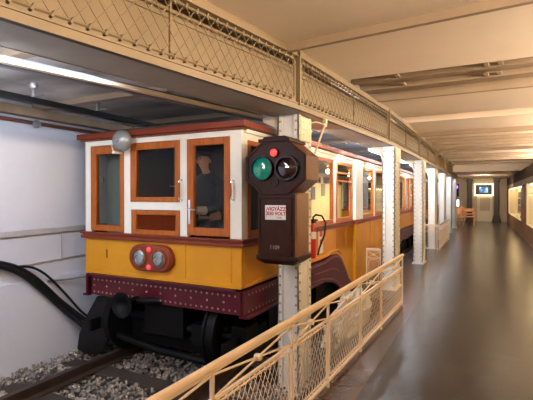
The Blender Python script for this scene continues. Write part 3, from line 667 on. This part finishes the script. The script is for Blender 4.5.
tag(m.build('driver_stool','darkwood',None,bevel=.01,origin=(px_,py_+.18,.742)),'low wooden stool under the seated driver in the cab','stool')

# ------------------------------------------------------------------ signal box
SY = 3.60
A = lambda u, v, y=SY: onY(u, v, y)
xl, xr = A(246.3,170).x, A(306.3,170).x; zb_, ztp = A(276,195).z, A(276,141).z
sx = (xl+xr)/2; hw = (xr-xl)/2; zmid = (zb_+ztp)/2; hh = (ztp-zb_)/2
sig = thing('railway_signal', 'dark wooden octagonal signal box with green lens, dark lens and small lit red lamp', 'signal', (sx,SY+.15,A(280,264).z))
def octo(w, h, y, k=.44, cx=None, cz=None):
    cx = sx if cx is None else cx; cz = zmid if cz is None else cz
    return [(cx-w,y,cz-h*k),(cx-w*k,y,cz-h),(cx+w*k,y,cz-h),(cx+w,y,cz-h*k),(cx+w,y,cz+h*k),(cx+w*k,y,cz+h),(cx-w*k,y,cz+h),(cx-w,y,cz+h*k)]
m = MB(); m.prism(octo(hw,hh,SY),(0,.33,0)); m.build('head','signal_side',sig,bevel=.006)
m = MB(); m.prism(octo(hw,hh,SY-.012),(0,.014,0)); fr_ = m.build('face_panel','signal',sig,bevel=.004)
m = MB()
o_, i_ = octo(hw*.97,hh*.97,SY-.012), octo(hw*.90,hh*.90,SY-.012)
for k in range(8):
    j = (k+1) % 8; m.prism([o_[k],o_[j],i_[j],i_[k]],(0,-.012,0))
m.build('face_moulding','signal',fr_)
# cap
m = MB(); 
m.prism([(sx-hw*.52,SY-.04,ztp-.01),(sx+hw*.52,SY-.04,ztp-.01),(sx+hw*.52,SY-.04,ztp+.02),(sx-hw*.52,SY-.04,ztp+.02)],(0,.40,0))
m.prism([(sx-hw*.42,SY-.02,ztp+.02),(sx+hw*.42,SY-.02,ztp+.02),(sx+hw*.34,SY-.02,ztp+.045),(sx-hw*.34,SY-.02,ztp+.045)],(0,.36,0))
m.build('cap','signal',sig,bevel=.006)
lg, ld = A(263.2,168.8), A(287.8,168.3)
for c, mm, nm in ((lg,'greenlens','green_lens'),(ld,'darklens','dark_lens')):
    m = MB(); m.lathe((c.x,SY-.012,c.z),(0,-1,0),[(0,.120),(.022,.120),(.034,.113),(.034,.104),(.012,.100)],30); h_ = m.build('lens_ring','blackgloss',sig,smooth=True)
    m = MB(); m.lathe((c.x,SY-.014,c.z),(0,-1,0),[(0,.101),(.01,.101),(.024,.07),(.030,.03)],30); m.build(nm,mm,h_,smooth=True)
c = A(275.3,153); m = MB(); m.lathe((c.x,SY-.01,c.z),(0,-1,0),[(0,.045),(.02,.045),(.024,.036)],20); h_ = m.build('lamp_rim','blackgloss',sig,smooth=True)
m = MB(); m.lathe((c.x,SY-.03,c.z),(0,-1,0),[(0,.036),(.012,.034),(.022,.018)],20); m.build('red_lamp','redlamp',h_,smooth=True)
c = A(275,182); m = MB(); m.lathe((c.x,SY-.012,c.z),(0,-1,0),[(0,.045),(.012,.045),(.012,.034),(.004,.034)],20); m.build('blank_cover','signal',sig,smooth=True)
# lower body with chamfered right corner and tapered foot
bx0, bx1 = A(258.5,230).x, A(295.0,230).x; bz0, bz1 = A(278,258).z, zb_+.02
m = MB(); m.box(bx0,bx1+.02,SY+.0,SY+.30,bz0,bz1); bd = m.build('body','signal_side',sig,bevel=.012)
m = MB(); m.box(bx0,bx1,SY-.008,SY+.002,bz0,bz1); m.build('body_front','signal',sig,bevel=.004)
fpoly = lambda z, i: [(bx0+i,SY-.02+i,z),(bx1-i+.02,SY-.02+i,z),(bx1-i+.02,SY+.32-i,z),(bx0+i,SY+.32-i,z)]
m = MB(); p1 = fpoly(bz0+.02,-.012); p2 = fpoly(bz0-.02,-.012); p3 = fpoly(bz0-.065,.05)
m.add(p1+p2+p3,[(0,1,2,3),(11,10,9,8)]+[(i,i+4,(i+1)%4+4,(i+1)%4) for i in range(4)]+[(i+4,i+8,(i+1)%4+8,(i+1)%4+4) for i in range(4)]); m.build('foot','signal',sig,bevel=.006)
m = MB(); dx0,dx1,dz0,dz1 = bx0+.03,bx1-.03,bz0+.03,bz1-.05
m.box(dx0,dx1,SY-.022,SY-.006,dz0,dz1); dd = m.build('door','signal',sig,bevel=.008)
m = MB()
for (a,b,c_,d2) in ((dx0-.008,dx0+.004,dz0,dz1),(dx1-.004,dx1+.008,dz0,dz1),(dx0,dx1,dz0-.008,dz0+.004),(dx0,dx1,dz1-.004,dz1+.008)): m.box(a,b,SY-.03,SY-.006,c_,d2)
m.build('door_moulding','signal',dd,bevel=.003)
q = A(264,226,SY-.022); m = MB(); m.lathe((q.x,SY-.022,q.z),(0,-1,0),[(0,.01),(.006,.008)],10); m.build('keyhole','blackgloss',dd)
s0_, s1_ = A(265.2,204.8,SY-.024), A(285.8,219.3,SY-.024)
zc1,zc0 = A(275,205.2,SY-.024).z, A(275,219.8,SY-.024).z
m = MB(); m.box(s0_.x,s1_.x,SY-.028,SY-.022,zc0,zc1); sg = m.build('warning_sign','signw',sig,bevel=.003)
scx = (s0_.x+s1_.x)/2+.012; Hs = zc1-zc0
text('sign_text','VIGYÁZZ','signred',sg,(scx,SY-.0285,zc1-Hs*.27),Hs*.34,(1,0,0),(0,-1,0),bold=.0018)
text('sign_text','550 VOLT','signred',sg,(scx,SY-.0285,zc1-Hs*.58),Hs*.33,(1,0,0),(0,-1,0),bold=.0018)
text('sign_text','T.B.B.','signred',sg,(scx+.03,SY-.0285,zc1-Hs*.85),Hs*.17,(1,0,0),(0,-1,0),bold=.0004)
lx = s0_.x+.017; m = MB(); zz = zc1-Hs*.1
m.prism([(lx+.006,SY-.029,zz),(lx-.008,SY-.029,zz-Hs*.38),(lx+.001,SY-.029,zz-Hs*.34),(lx+.005,SY-.029,zz-Hs*.2)],(0,.002,0)); m.prism([(lx+.001,SY-.029,zz-Hs*.32),(lx+.008,SY-.029,zz-Hs*.42),(lx-.004,SY-.029,zz-Hs*.78),(lx-.001,SY-.029,zz-Hs*.45)],(0,.002,0)); m.build('lightning_arrow','signred',sg)
q = A(274.5,247.5,SY-.023); text('signal_number','1109','digits',dd,(q.x,SY-.0225,q.z),.052,(1,0,0),(0,-1,0))
m = MB(); m.box(sx-.05,sx+.12,SY+.29,4.07,bz0+.1,bz0+.16); m.box(sx-.05,sx+.12,SY+.32,4.07,zmid-.03,zmid+.03); m.build('mounting_bracket','blackgloss',sig)
# hook and rod hanging from the girder by the signal
h0 = onX(325,125,-1.60); h1 = onX(315,153,-1.62)
m = MB(); m.tube([h0+V((0,0,.03)),h0,h1],.011,8); m.lathe(h0+V((0,0,.0)),(1,-.3,0),[(-.012,.022),(.012,.022)],14); m.tube([h0+V((.0,-.02,0)),h0+V((-.06,-.12,.02)),h0+V((-.13,-.2,-.01))],.006,6)
m.box(h0.x-.02,h0.x+.02,h0.y-.02,h0.y+.02,h0.z+.02,GB+.004)
tag(m.build('hanging_rod','cream'),'slanting cream rod hanging from the girder right of the signal','rod')
# fire extinguisher on column
e0 = V((-1.735,4.53,0))
ex = thing('fire_extinguisher','narrow red fire extinguisher with black hose on the column behind the signal','fire extinguisher',(e0.x,e0.y,1.0))
m = MB(); m.lathe((e0.x,e0.y,.90),(0,0,1),[(0,.028),(.01,.033),(.30,.033),(.36,.026),(.38,.014),(.42,.014)],18); m.build('cylinder','red',ex,smooth=True)
m = MB(); m.tube([(e0.x,e0.y,1.32),(e0.x,e0.y,1.36),(e0.x+.03,e0.y,1.39),(e0.x+.09,e0.y+.03,1.38),(e0.x+.13,e0.y+.05,1.30),(e0.x+.12,e0.y+.04,1.17),(e0.x+.075,e0.y,1.02),(e0.x+.06,e0.y-.01,.94)],.011,8); m.build('hose','rubber',ex,smooth=True)
m = MB(); m.box(e0.x-.02,e0.x+.05,e0.y-.02,e0.y+.02,1.32,1.34); m.bar((e0.x-.05,e0.y-.05,1.31),(e0.x+.05,e0.y-.05,1.31),.03,.02); m.build('handle','black',ex)
m = MB(); m.lathe((e0.x,e0.y,1.12),(0,0,1),[(0,.0345),(.08,.0345)],18); m.build('paper_label','paper',ex,smooth=True)

# ------------------------------------------------------------------ overhead lines, pipes, cables
for X, Z_, lb in ((-3.80,2.50,'black overhead conductor bar hung below the stained ceiling over the track'),):
    m = MB(); m.bar((X,-2.4,Z_),(X,30,Z_),.035,.055); 
    t = thing('conductor_bar',lb,'conductor bar',(X,3,Z_))
    m.build('bar','black',t)
    for y in (1.1,2.6,3.35):
        m = MB(); m.tube([(X,y,Z_+.02),(X,y,2.66)],.015,8); m.lathe((X,y,2.60),(0,0,1),[(0,.03),(.02,.045),(.06,.045)],12); m.bar((X-.1,y,Z_+.05),(X+.1,y+.04,Z_+.05),.02,.015); m.build('insulator_hanger','steel',t,smooth=True)
# edge beam by the girder
bp_ = [(-3.62,-2.4),(-2.74,1.65),(-2.53,2.59),(-2.19,4.27)]
m = MB(); m2 = MB()
for a,b in zip(bp_,bp_[1:]): m.bar((*a,2.46),(*b,2.46),.05,.03); m2.bar((a[0]-.075,a[1],2.475),(b[0]-.075,b[1],2.475),.05,.07)
tag(m.build('edge_batten','cream'),'pale batten running beside the girder above the train edge','batten')
tag(m2.build('steel_channel','channel'),'dark grey steel channel running next to the pale batten','channel')
m = MB(); m.tube([(-4.66,-2.4,2.445),(-4.66,30,2.445)],.022,8); tag(m.build('wall_pipe','pipe',smooth=True),'thin brown pipe along the top of the white wall','pipe')
q = onX(36,124,-4.64); m = MB(); m.lathe(q,(1,0,0),[(-.02,.04),(.02,.045),(.05,.03)],14); tag(m.build('junction_box','gong',smooth=True),'small round grey junction box on the brown wall pipe','junction box')
def cable(pts, r, lb):
    P_ = [onX(u,v,-4.60) if len(p)==0 else onX(u,v,p[0]) for u,v,*p in pts]
    # smooth
    out = []
    for i in range(len(P_)-1):
        p0,p1,p2,p3 = P_[max(i-1,0)],P_[i],P_[i+1],P_[min(i+2,len(P_)-1)]
        for k in range(6):
            t = k/6; out.append(.5*((2*p1)+(p2-p0)*t+(2*p0-5*p1+4*p2-p3)*t*t+(3*p1-p0-3*p2+p3)*t**3))
    out.append(P_[-1]); m = MB(); m.tube(out,r,10); tag(m.build('cable','rubber',smooth=True),lb,'cable','wall cables')
cable([(-40,258),(0,266),(20,273),(40,288),(60,306),(84,326,-4.45)],.034,'thick black cable sagging across the white wall, lower of the pair')
cable([(-40,255),(0,263),(18,268),(38,280),(62,302),(88,322,-4.45)],.026,'black cable running along the top of the thickest wall cable')
cable([(14,267),(30,267),(45,274),(62,290),(80,310,-4.5),(90,318,-4.45)],.014,'thin black cable arching above the thick wall cables')
m = MB(); m.tube([onX(48,281,-4.63),onX(70,279,-4.6),onX(95,275,-4.5)],.012,8); tag(m.build('conduit','gong',smooth=True),'thin grey conduit between white wall and train corner','conduit')
# fluorescent lamps on the track side of the girder
tl = [('fluorescent lamp behind the girder at the top left, nearest the camera',(-2.98,-.8),(-2.78,.35)),('fluorescent lamp behind the girder just left of the train roof',(-2.70,.75),(-2.46,2.35)),
 ('fluorescent lamp beside the train roof behind the signal column',(-2.05,4.65),(-2.01,6.0)),('fluorescent lamp above the train windows before the second column',(-1.98,6.3),(-1.96,7.3)),('fluorescent lamp above the train doors behind the second column',(-1.95,8.0),(-1.93,9.4)),
 ('fluorescent lamp between second and free-standing column',(-1.90,10.2),(-1.90,11.6)),('fluorescent lamp behind the cream corner column',(-1.88,12.4),(-1.88,13.8)),('fluorescent lamp over the second car near its front',(-1.88,15.4),(-1.88,16.8)),('fluorescent lamp over the second car near its middle',(-1.88,18.6),(-1.88,20)),('fluorescent lamp over the second car near its rear',(-1.88,22),(-1.88,23.4))]
for i,(lb,a,b) in enumerate(tl):
    t = thing('fluorescent_lamp',lb,'lamp',(a[0],a[1],2.45),'fluorescent lamps above the track')
    zt3 = 2.53 if i < 2 else (2.57 if i < 4 else 2.46); a,b = V((*a,zt3)),V((*b,zt3)); 
    m = MB(); m.bar(a+V((0,0,.035)),b+V((0,0,.035)),.05,.03); m.bar((a+b)/2+V((0,0,.04)),V(((a+b)/2).to_tuple()[:2]+(2.665,)),.03,.03); m.build('housing','white',t,bevel=.003)
    m = MB(); m.tube([a,b],.010 if i < 2 else .016,10); m.build('tube','tube',t)
# plastic sheet bundle behind the fence
bm = bmesh.new(); bmesh.ops.create_icosphere(bm, subdivisions=5, radius=1)
from mathutils import noise
for v in bm.verts:
    p = v.co.copy(); n = noise.noise(p*2.3)*.25+abs(noise.noise(p*6))*.22+abs(noise.noise(p*13))*.08
    v.co = p*(1+n-.15); v.co.x *= .17; v.co.y *= .95; v.co.z *= .40
me = bpy.data.meshes.new('plastic_sheeting'); bm.to_mesh(me); bm.free(); me.materials.append(M['plastic'])
pl = bpy.data.objects.new('plastic_sheeting', me); COL.objects.link(pl); pl.location = (-1.62,5.62,-.08)
tag(pl,'crumpled pale plastic sheeting heaped behind the mesh railing','plastic sheeting')

# ------------------------------------------------------------------ far end
def far(u, v, Y=30.2): return onY(u, v, Y)
Y2 = 30.2
d0, d1 = far(477,195), far(492.5,221)
m = MB(); m.box(d0.x,d1.x,Y2-.05,Y2,0,far(485,195).z); dd = struct(m.build('door_1','doorp',bevel=.01))
m = MB(); a,b = far(480,198), far(490,211); m.box(a.x,b.x,Y2-.06,Y2-.05,b.z,a.z); m.build('door_panel','farwall',dd,bevel=.01)
for u, lb in ((470,'dark brown pillar left of the screen at the corridor end'),(496.5,'dark brown pillar right of the screen at the corridor end')):
    c = far(u,200,29.9); t = thing('dark_pillar',lb,'pillar',(c.x,c.y,0),'dark pillars')
    m = MB(); m.box(c.x-.13,c.x+.13,c.y-.12,c.y+.12,.4,2.55); m.build('shaft','darkcol',t,bevel=.02)
    m = MB(); m.prism([(c.x-.26,c.y-.2,0),(c.x+.26,c.y-.2,0),(c.x+.15,c.y-.2,.45),(c.x-.15,c.y-.2,.45)],(0,.4,0)); m.build('base','darkcol',t,bevel=.01)
    m = MB(); m.box(c.x-.17,c.x+.17,c.y-.16,c.y+.16,2.50,2.66); m.build('capital','darkcol',t,bevel=.01)
a, b = far(475.5,184.8,30), far(492,194.6,30)
tv = thing('wall_screen','lit wall screen inside a glowing yellow frame above the far door','screen',((a.x+b.x)/2,30.05,b.z))
m = MB(); m.box(a.x,b.x,29.98,30.15,b.z,a.z); m.build('casing','darkcol',tv,bevel=.01)
m = MB(); w = .07
m.box(a.x-w,b.x+w,29.98,30.05,a.z,a.z+w); m.box(a.x-w,b.x+w,29.98,30.05,b.z-w,b.z); m.box(a.x-w,a.x,29.98,30.05,b.z,a.z); m.box(b.x,b.x+w,29.98,30.05,b.z,a.z); m.build('glowing_frame','ledframe',tv)
c, d = far(479.5,187,29.97), far(488,192.6,29.97); m = MB(); m.box(c.x,d.x,29.965,29.98,d.z,c.z); m.build('display','screen',tv)
# bench with arms
bq = onY(466,222,26.5); bxx = bq.x
bn = thing('wooden_bench','brown wooden bench with armrests by the end of the row of columns','bench',(bxx,26.5,0))
x0,x1 = onY(458,215,26.5).x, onY(475,215,26.5).x
m = MB(); m.box(x0,x1,26.3,26.75,.42,.47); m.build('seat','benchw',bn,bevel=.01)
m = MB(); m.box(x0,x1,26.74,26.78,.72,.9); m.box(x0,x1,26.74,26.78,.55,.62); m.build('backrest','benchw',bn,bevel=.01)
for x in (x0+.05,x1-.05):
    m = MB(); m.box(x-.03,x+.03,26.3,26.36,0,.68); m.build('leg','benchw',bn); m = MB(); m.box(x-.03,x+.03,26.72,26.78,0,.95); m.build('leg','benchw',bn)
    m = MB(); m.box(x-.035,x+.035,26.28,26.78,.66,.70); m.build('armrest','benchw',bn,bevel=.01)
# armchair in front of it
ax = onY(459.5,215,25.2).x
ac = thing('wooden_armchair','brown wooden armchair beside the bench near the last column','chair',(ax,25.2,0))
m = MB(); m.box(ax-.22,ax+.22,25.0,25.42,.41,.46); m.build('seat','benchw',ac,bevel=.01)
m = MB(); m.prism([(ax-.22,25.42,.6),(ax+.22,25.42,.6),(ax+.2,25.47,1.0),(ax+.0,25.47,1.06),(ax-.2,25.47,1.0)],(0,.03,0)); m.build('backrest','benchw',ac)
for dx in (-.19,.19):
    for yy in (25.03,25.4): m = MB(); m.box(ax+dx-.02,ax+dx+.02,yy-.02,yy+.02,0,.62 if yy < 25.2 else .98); m.build('leg','benchw',ac)
    m = MB(); m.box(ax+dx-.025,ax+dx+.025,25.0,25.44,.62,.66); m.build('armrest','benchw',ac)
# purple lamp and white panel
q = onY(455.8,187,24.5)
pl_ = thing('purple_lamp','glowing purple signal lamp hanging under the far end of the girder','lamp',(q.x,q.y,q.z))
m = MB(); m.lathe(q+V((0,-.02,0)),(0,-1,0),[(0,.10),(.04,.10),(.06,.05)],18); m.build('lens','purple',pl_,smooth=True)
m = MB(); m.box(q.x-.15,q.x+.15,q.y-.02,q.y+.16,q.z-.5,q.z+.17); m.build('case','blackgloss',pl_,bevel=.02)
m = MB(); m.tube([q+V((0,.08,.15)),(q.x,q.y+.08,2.66)],.02,8); m.build('hanger','black',pl_)
q = onY(456,203,24.6); m = MB(); m.box(q.x-.12,q.x+.14,q.y-.02,q.y+.04,q.z-.17,q.z+.17)
wp = thing('light_panel','small bright white lit panel below the purple lamp','panel',(q.x,q.y,0)); m.build('lit_face','whitepanel',wp)
m = MB(); m.tube([(q.x,q.y+.06,0),(q.x,q.y+.06,q.z+.1)],.02,8); m.lathe((q.x,q.y+.06,0),(0,0,1),[(0,.14),(.02,.12)],14); m.build('stand','black',wp)
# ------------------------------------------------------------------ showcases in the right wall
def case(y0,y1,lb,frame=True):
    t = thing('showcase',lb,'showcase',((rwx(y0)+rwx(y1))/2,(y0+y1)/2,.6),'lit showcases in the right wall')
    D = .45
    m = MB(); xa,xb = rwx(y0),rwx(y1)
    m.prism([(xa+D,y0,.6),(xb+D,y1,.6),(xb+D,y1,2.03),(xa+D,y0,2.03)],(.02,0,0)); m.prism([(xa,y0,.6),(xb,y1,.6),(xb+D,y1,.6),(xa+D,y0,.6)],(0,0,.02))
    m.prism([(xa+.06,y0,2.03),(xb+.06,y1,2.03),(xb+D,y1,2.03),(xa+D,y0,2.03)],(0,0,-.02)); m.box(xa+.0,xa+D,y0,y0+.02,.6,2.03); m.box(xb,xb+D,y1-.02,y1,.6,2.03); m.build('lining','casein',t)
    m = MB(); m.prism([(xa+.03,y0,.62),(xb+.03,y1,.62),(xb+.03,y1,2.01),(xa+.03,y0,2.01)],(.005,0,0)); m.build('glass','caseglass',t)
    m = MB(); m.tube([(xa+.12,y0+.1,1.98),(xb+.12,y1-.1,1.98)],.015,8); m.build('tube','casetube',t)
    return t
def pics(y0,y1,n,lbf,seed,skip=()):
    random.seed(seed); k = 0
    for r_ in range(3):
        for i in range(n):
            y = y0+(y1-y0)*(i+.5)/n; z = .92+.38*r_
            if (r_,i) in skip: continue
            xw = rwx(y)+.45; h = .30; w = (y1-y0)/n*.38
            m = MB(); m.box(xw-.03,xw-.006,y-w,y+w,z-h/2,z+h/2)
            row = ('bottom','middle','top')[r_]; pos = lbf[i]
            tag(m.build('framed_photograph','photo' if (i+r_)%2 else 'photopale'), f'dark framed photograph in the {row} row, {pos}', 'photograph', 'framed photographs in the showcases'); k += 1
case(19.7,28.4,'lit showcase with dark photographs nearest the corridor end')
case(9.6,17.5,'lit showcase at the right edge of the picture beside the red poster')
case(1.0,9.2,'lit showcase in the right wall nearest the camera, beyond the frame')
pics(19.9,27.9,5,['nearest end of the far showcase','second from near in the far showcase','centre of the far showcase','fourth from near in the far showcase','farthest end of the far showcase'],3)
pics(13,17.4,2,['centre of the nearer lit showcase','far end of the nearer lit showcase'],5)
# object on stand in far case (figure-like dark model)
m = MB(); yy = 22.2; xw = rwx(yy)+.25; m.box(xw-.1,xw+.1,yy-.25,yy+.25,.62,.72); m.tube([(xw,yy,.7),(xw,yy,1.15)],.03,8); m.box(xw-.06,xw+.06,yy-.3,yy+.3,.95,1.15); m.lathe((xw,yy,1.15),(0,0,1),[(0,.06),(.08,.09),(.16,.05)],12)
tag(m.build('exhibit_model','darkcol'),'dark exhibit model standing inside the far showcase','exhibit')
m = MB(); y0,y1 = 18.15,18.95; xa,xb = rwx(y0)-.01,rwx(y1)-.01; m.prism([(xa,y0,.3),(xb,y1,.3),(xb,y1,1.95),(xa,y0,1.95)],(.02,0,0)); po = tag(m.build('poster_panel','rightwood'),'tall poster with red lower part on the post between the two showcases','poster')
m = MB(); m.prism([(xa-.004,y0+.1,1.2),(xb-.004,y1-.1,1.2),(xb-.004,y1-.1,1.9),(xa-.004,y0+.1,1.9)],(.006,0,0)); m.build('pale_picture','photopale',po)
m = MB(); m.prism([(xa-.004,y0+.1,.5),(xb-.004,y1-.1,.5),(xb-.004,y1-.1,1.15),(xa-.004,y0+.1,1.15)],(.006,0,0)); m.build('red_panel','red',po)

# ------------------------------------------------------------------ lights
# warm cove tubes lying on top of the bulkhead
cl = ['nearest the camera','second from the camera','third from the camera','fourth from the camera','farthest from the camera']
for i,(a,b) in enumerate(((-2,2),(3,7),(8.5,12.5),(14,18))):
    t = thing('cove_lamp','warm cove lamp lying on top of the brown bulkhead, '+cl[i],'lamp',(rwx(a)+.9,a,2.66),'cove lamps on the bulkhead')
    m = MB(); m.tube([(rwx(a)+.9,a,2.66),(rwx(b)+.9,b,2.66)],.02,8); m.build('tube','warmtube',t)
    m = MB(); m.bar((rwx(a)+.9,a,2.63),(rwx(b)+.9,b,2.63),.06,.02); m.build('housing','white',t)
def area(name, loc, rot, size, power, col, sy=None):
    l = bpy.data.lights.new(name,'AREA'); l.energy = power; l.color = col; l.shape = 'RECTANGLE'; l.size = size; l.size_y = sy or size
    o = bpy.data.objects.new(name,l); COL.objects.link(o); o.location = loc; o.rotation_euler = rot; return o
def point(name, loc, power, col, r=.06):
    l = bpy.data.lights.new(name,'POINT'); l.energy = power; l.color = col; l.shadow_soft_size = r
    o = bpy.data.objects.new(name,l); COL.objects.link(o); o.location = loc; return o
FL = 34
CV, CS, KL, TL = 340, 28, 14, 56
WARM = (1,.79,.58); COOL = (.80,.87,1)
for (a,b) in ((-2,2),(3,7),(8.5,12.5),(14,18)):
    xm = rwx((a+b)/2)+.85; o_ = area('cove_lamp_light',(xm,(a+b)/2,2.72),(R(180),R(-54),0),.35,CV*(b-a)/4*(1.7 if a < 0 else 1),WARM,b-a)
for (a,b) in ((1,9.2),(9.6,17.5),(19.7,28.4)):
    area('showcase_light',(rwx((a+b)/2)+.2,(a+b)/2,1.99),(0,R(-25),0),.08,CS*(b-a)/8,(1,.74,.40),b-a-.3)
area('unseen_corridor_light',(.7,-1.0,2.85),(R(20),0,R(15)),.5,KL,WARM)
area('unseen_corridor_light',(.7,4.5,3.0),(0,0,0),.5,KL*.5,WARM)
area('unseen_corridor_light',(.3,12.2,3.0),(0,0,0),.5,KL*.5,WARM)
area('unseen_corridor_light',(-.2,24.5,2.58),(R(50),0,0),.5,110,WARM)  # added light without fixture, tilted to brighten the end wall
for xa_,ya_,l_ in ((-2.56,1.5,.5),(-2.02,5.3,1.4),(-1.95,6.8,1.0),(-1.92,8.7,1.4),(-1.88,10.9,1.4),(-1.86,13.1,1.4),(-1.86,16.1,1.4),(-1.86,19.3,1.4)):
    area('fluorescent_lamp_light',(xa_,ya_,2.53),(R(48),0,0),.06,FL*(.45 if ya_ < 2 else 1),COOL,l_)
for y_ in (5.7,7.3,9.4,12.0):
    area('car_lamp_light',(CX+.1,y_,2.2),(0,0,0),.3,75,(1,.8,.5),1.2)
point('purple_lamp_glow',(onY(455.8,187,24.5)+V((0,-.2,0))),2.5,(.25,.05,1))
area('unseen_trench_light',(-3.4,-1.2,2.45),(R(55),0,R(8)),1.2,TL,COOL,.2)
area('unseen_trench_light',(-3.2,1.2,2.42),(0,R(38),0),.2,TL*.8,COOL,3.2)  # added light without fixture, aimed to brighten the left wall
area('unseen_trench_light',(-3.3,1.0,1.9),(R(180),0,0),.2,16,COOL,1.6)  # added uplight in mid-air, brightens the trench ceiling
w = bpy.data.worlds.new('world'); sc.world = w; w.use_nodes = True; w.node_tree.nodes['Background'].inputs[0].default_value = (1,.85,.7,1); w.node_tree.nodes['Background'].inputs[1].default_value = .05
sc.view_settings.view_transform = 'Standard'; sc.view_settings.look = 'None'; sc.view_settings.gamma = 1; sc.view_settings.use_curve_mapping = False
sc.view_settings.exposure = 0.12
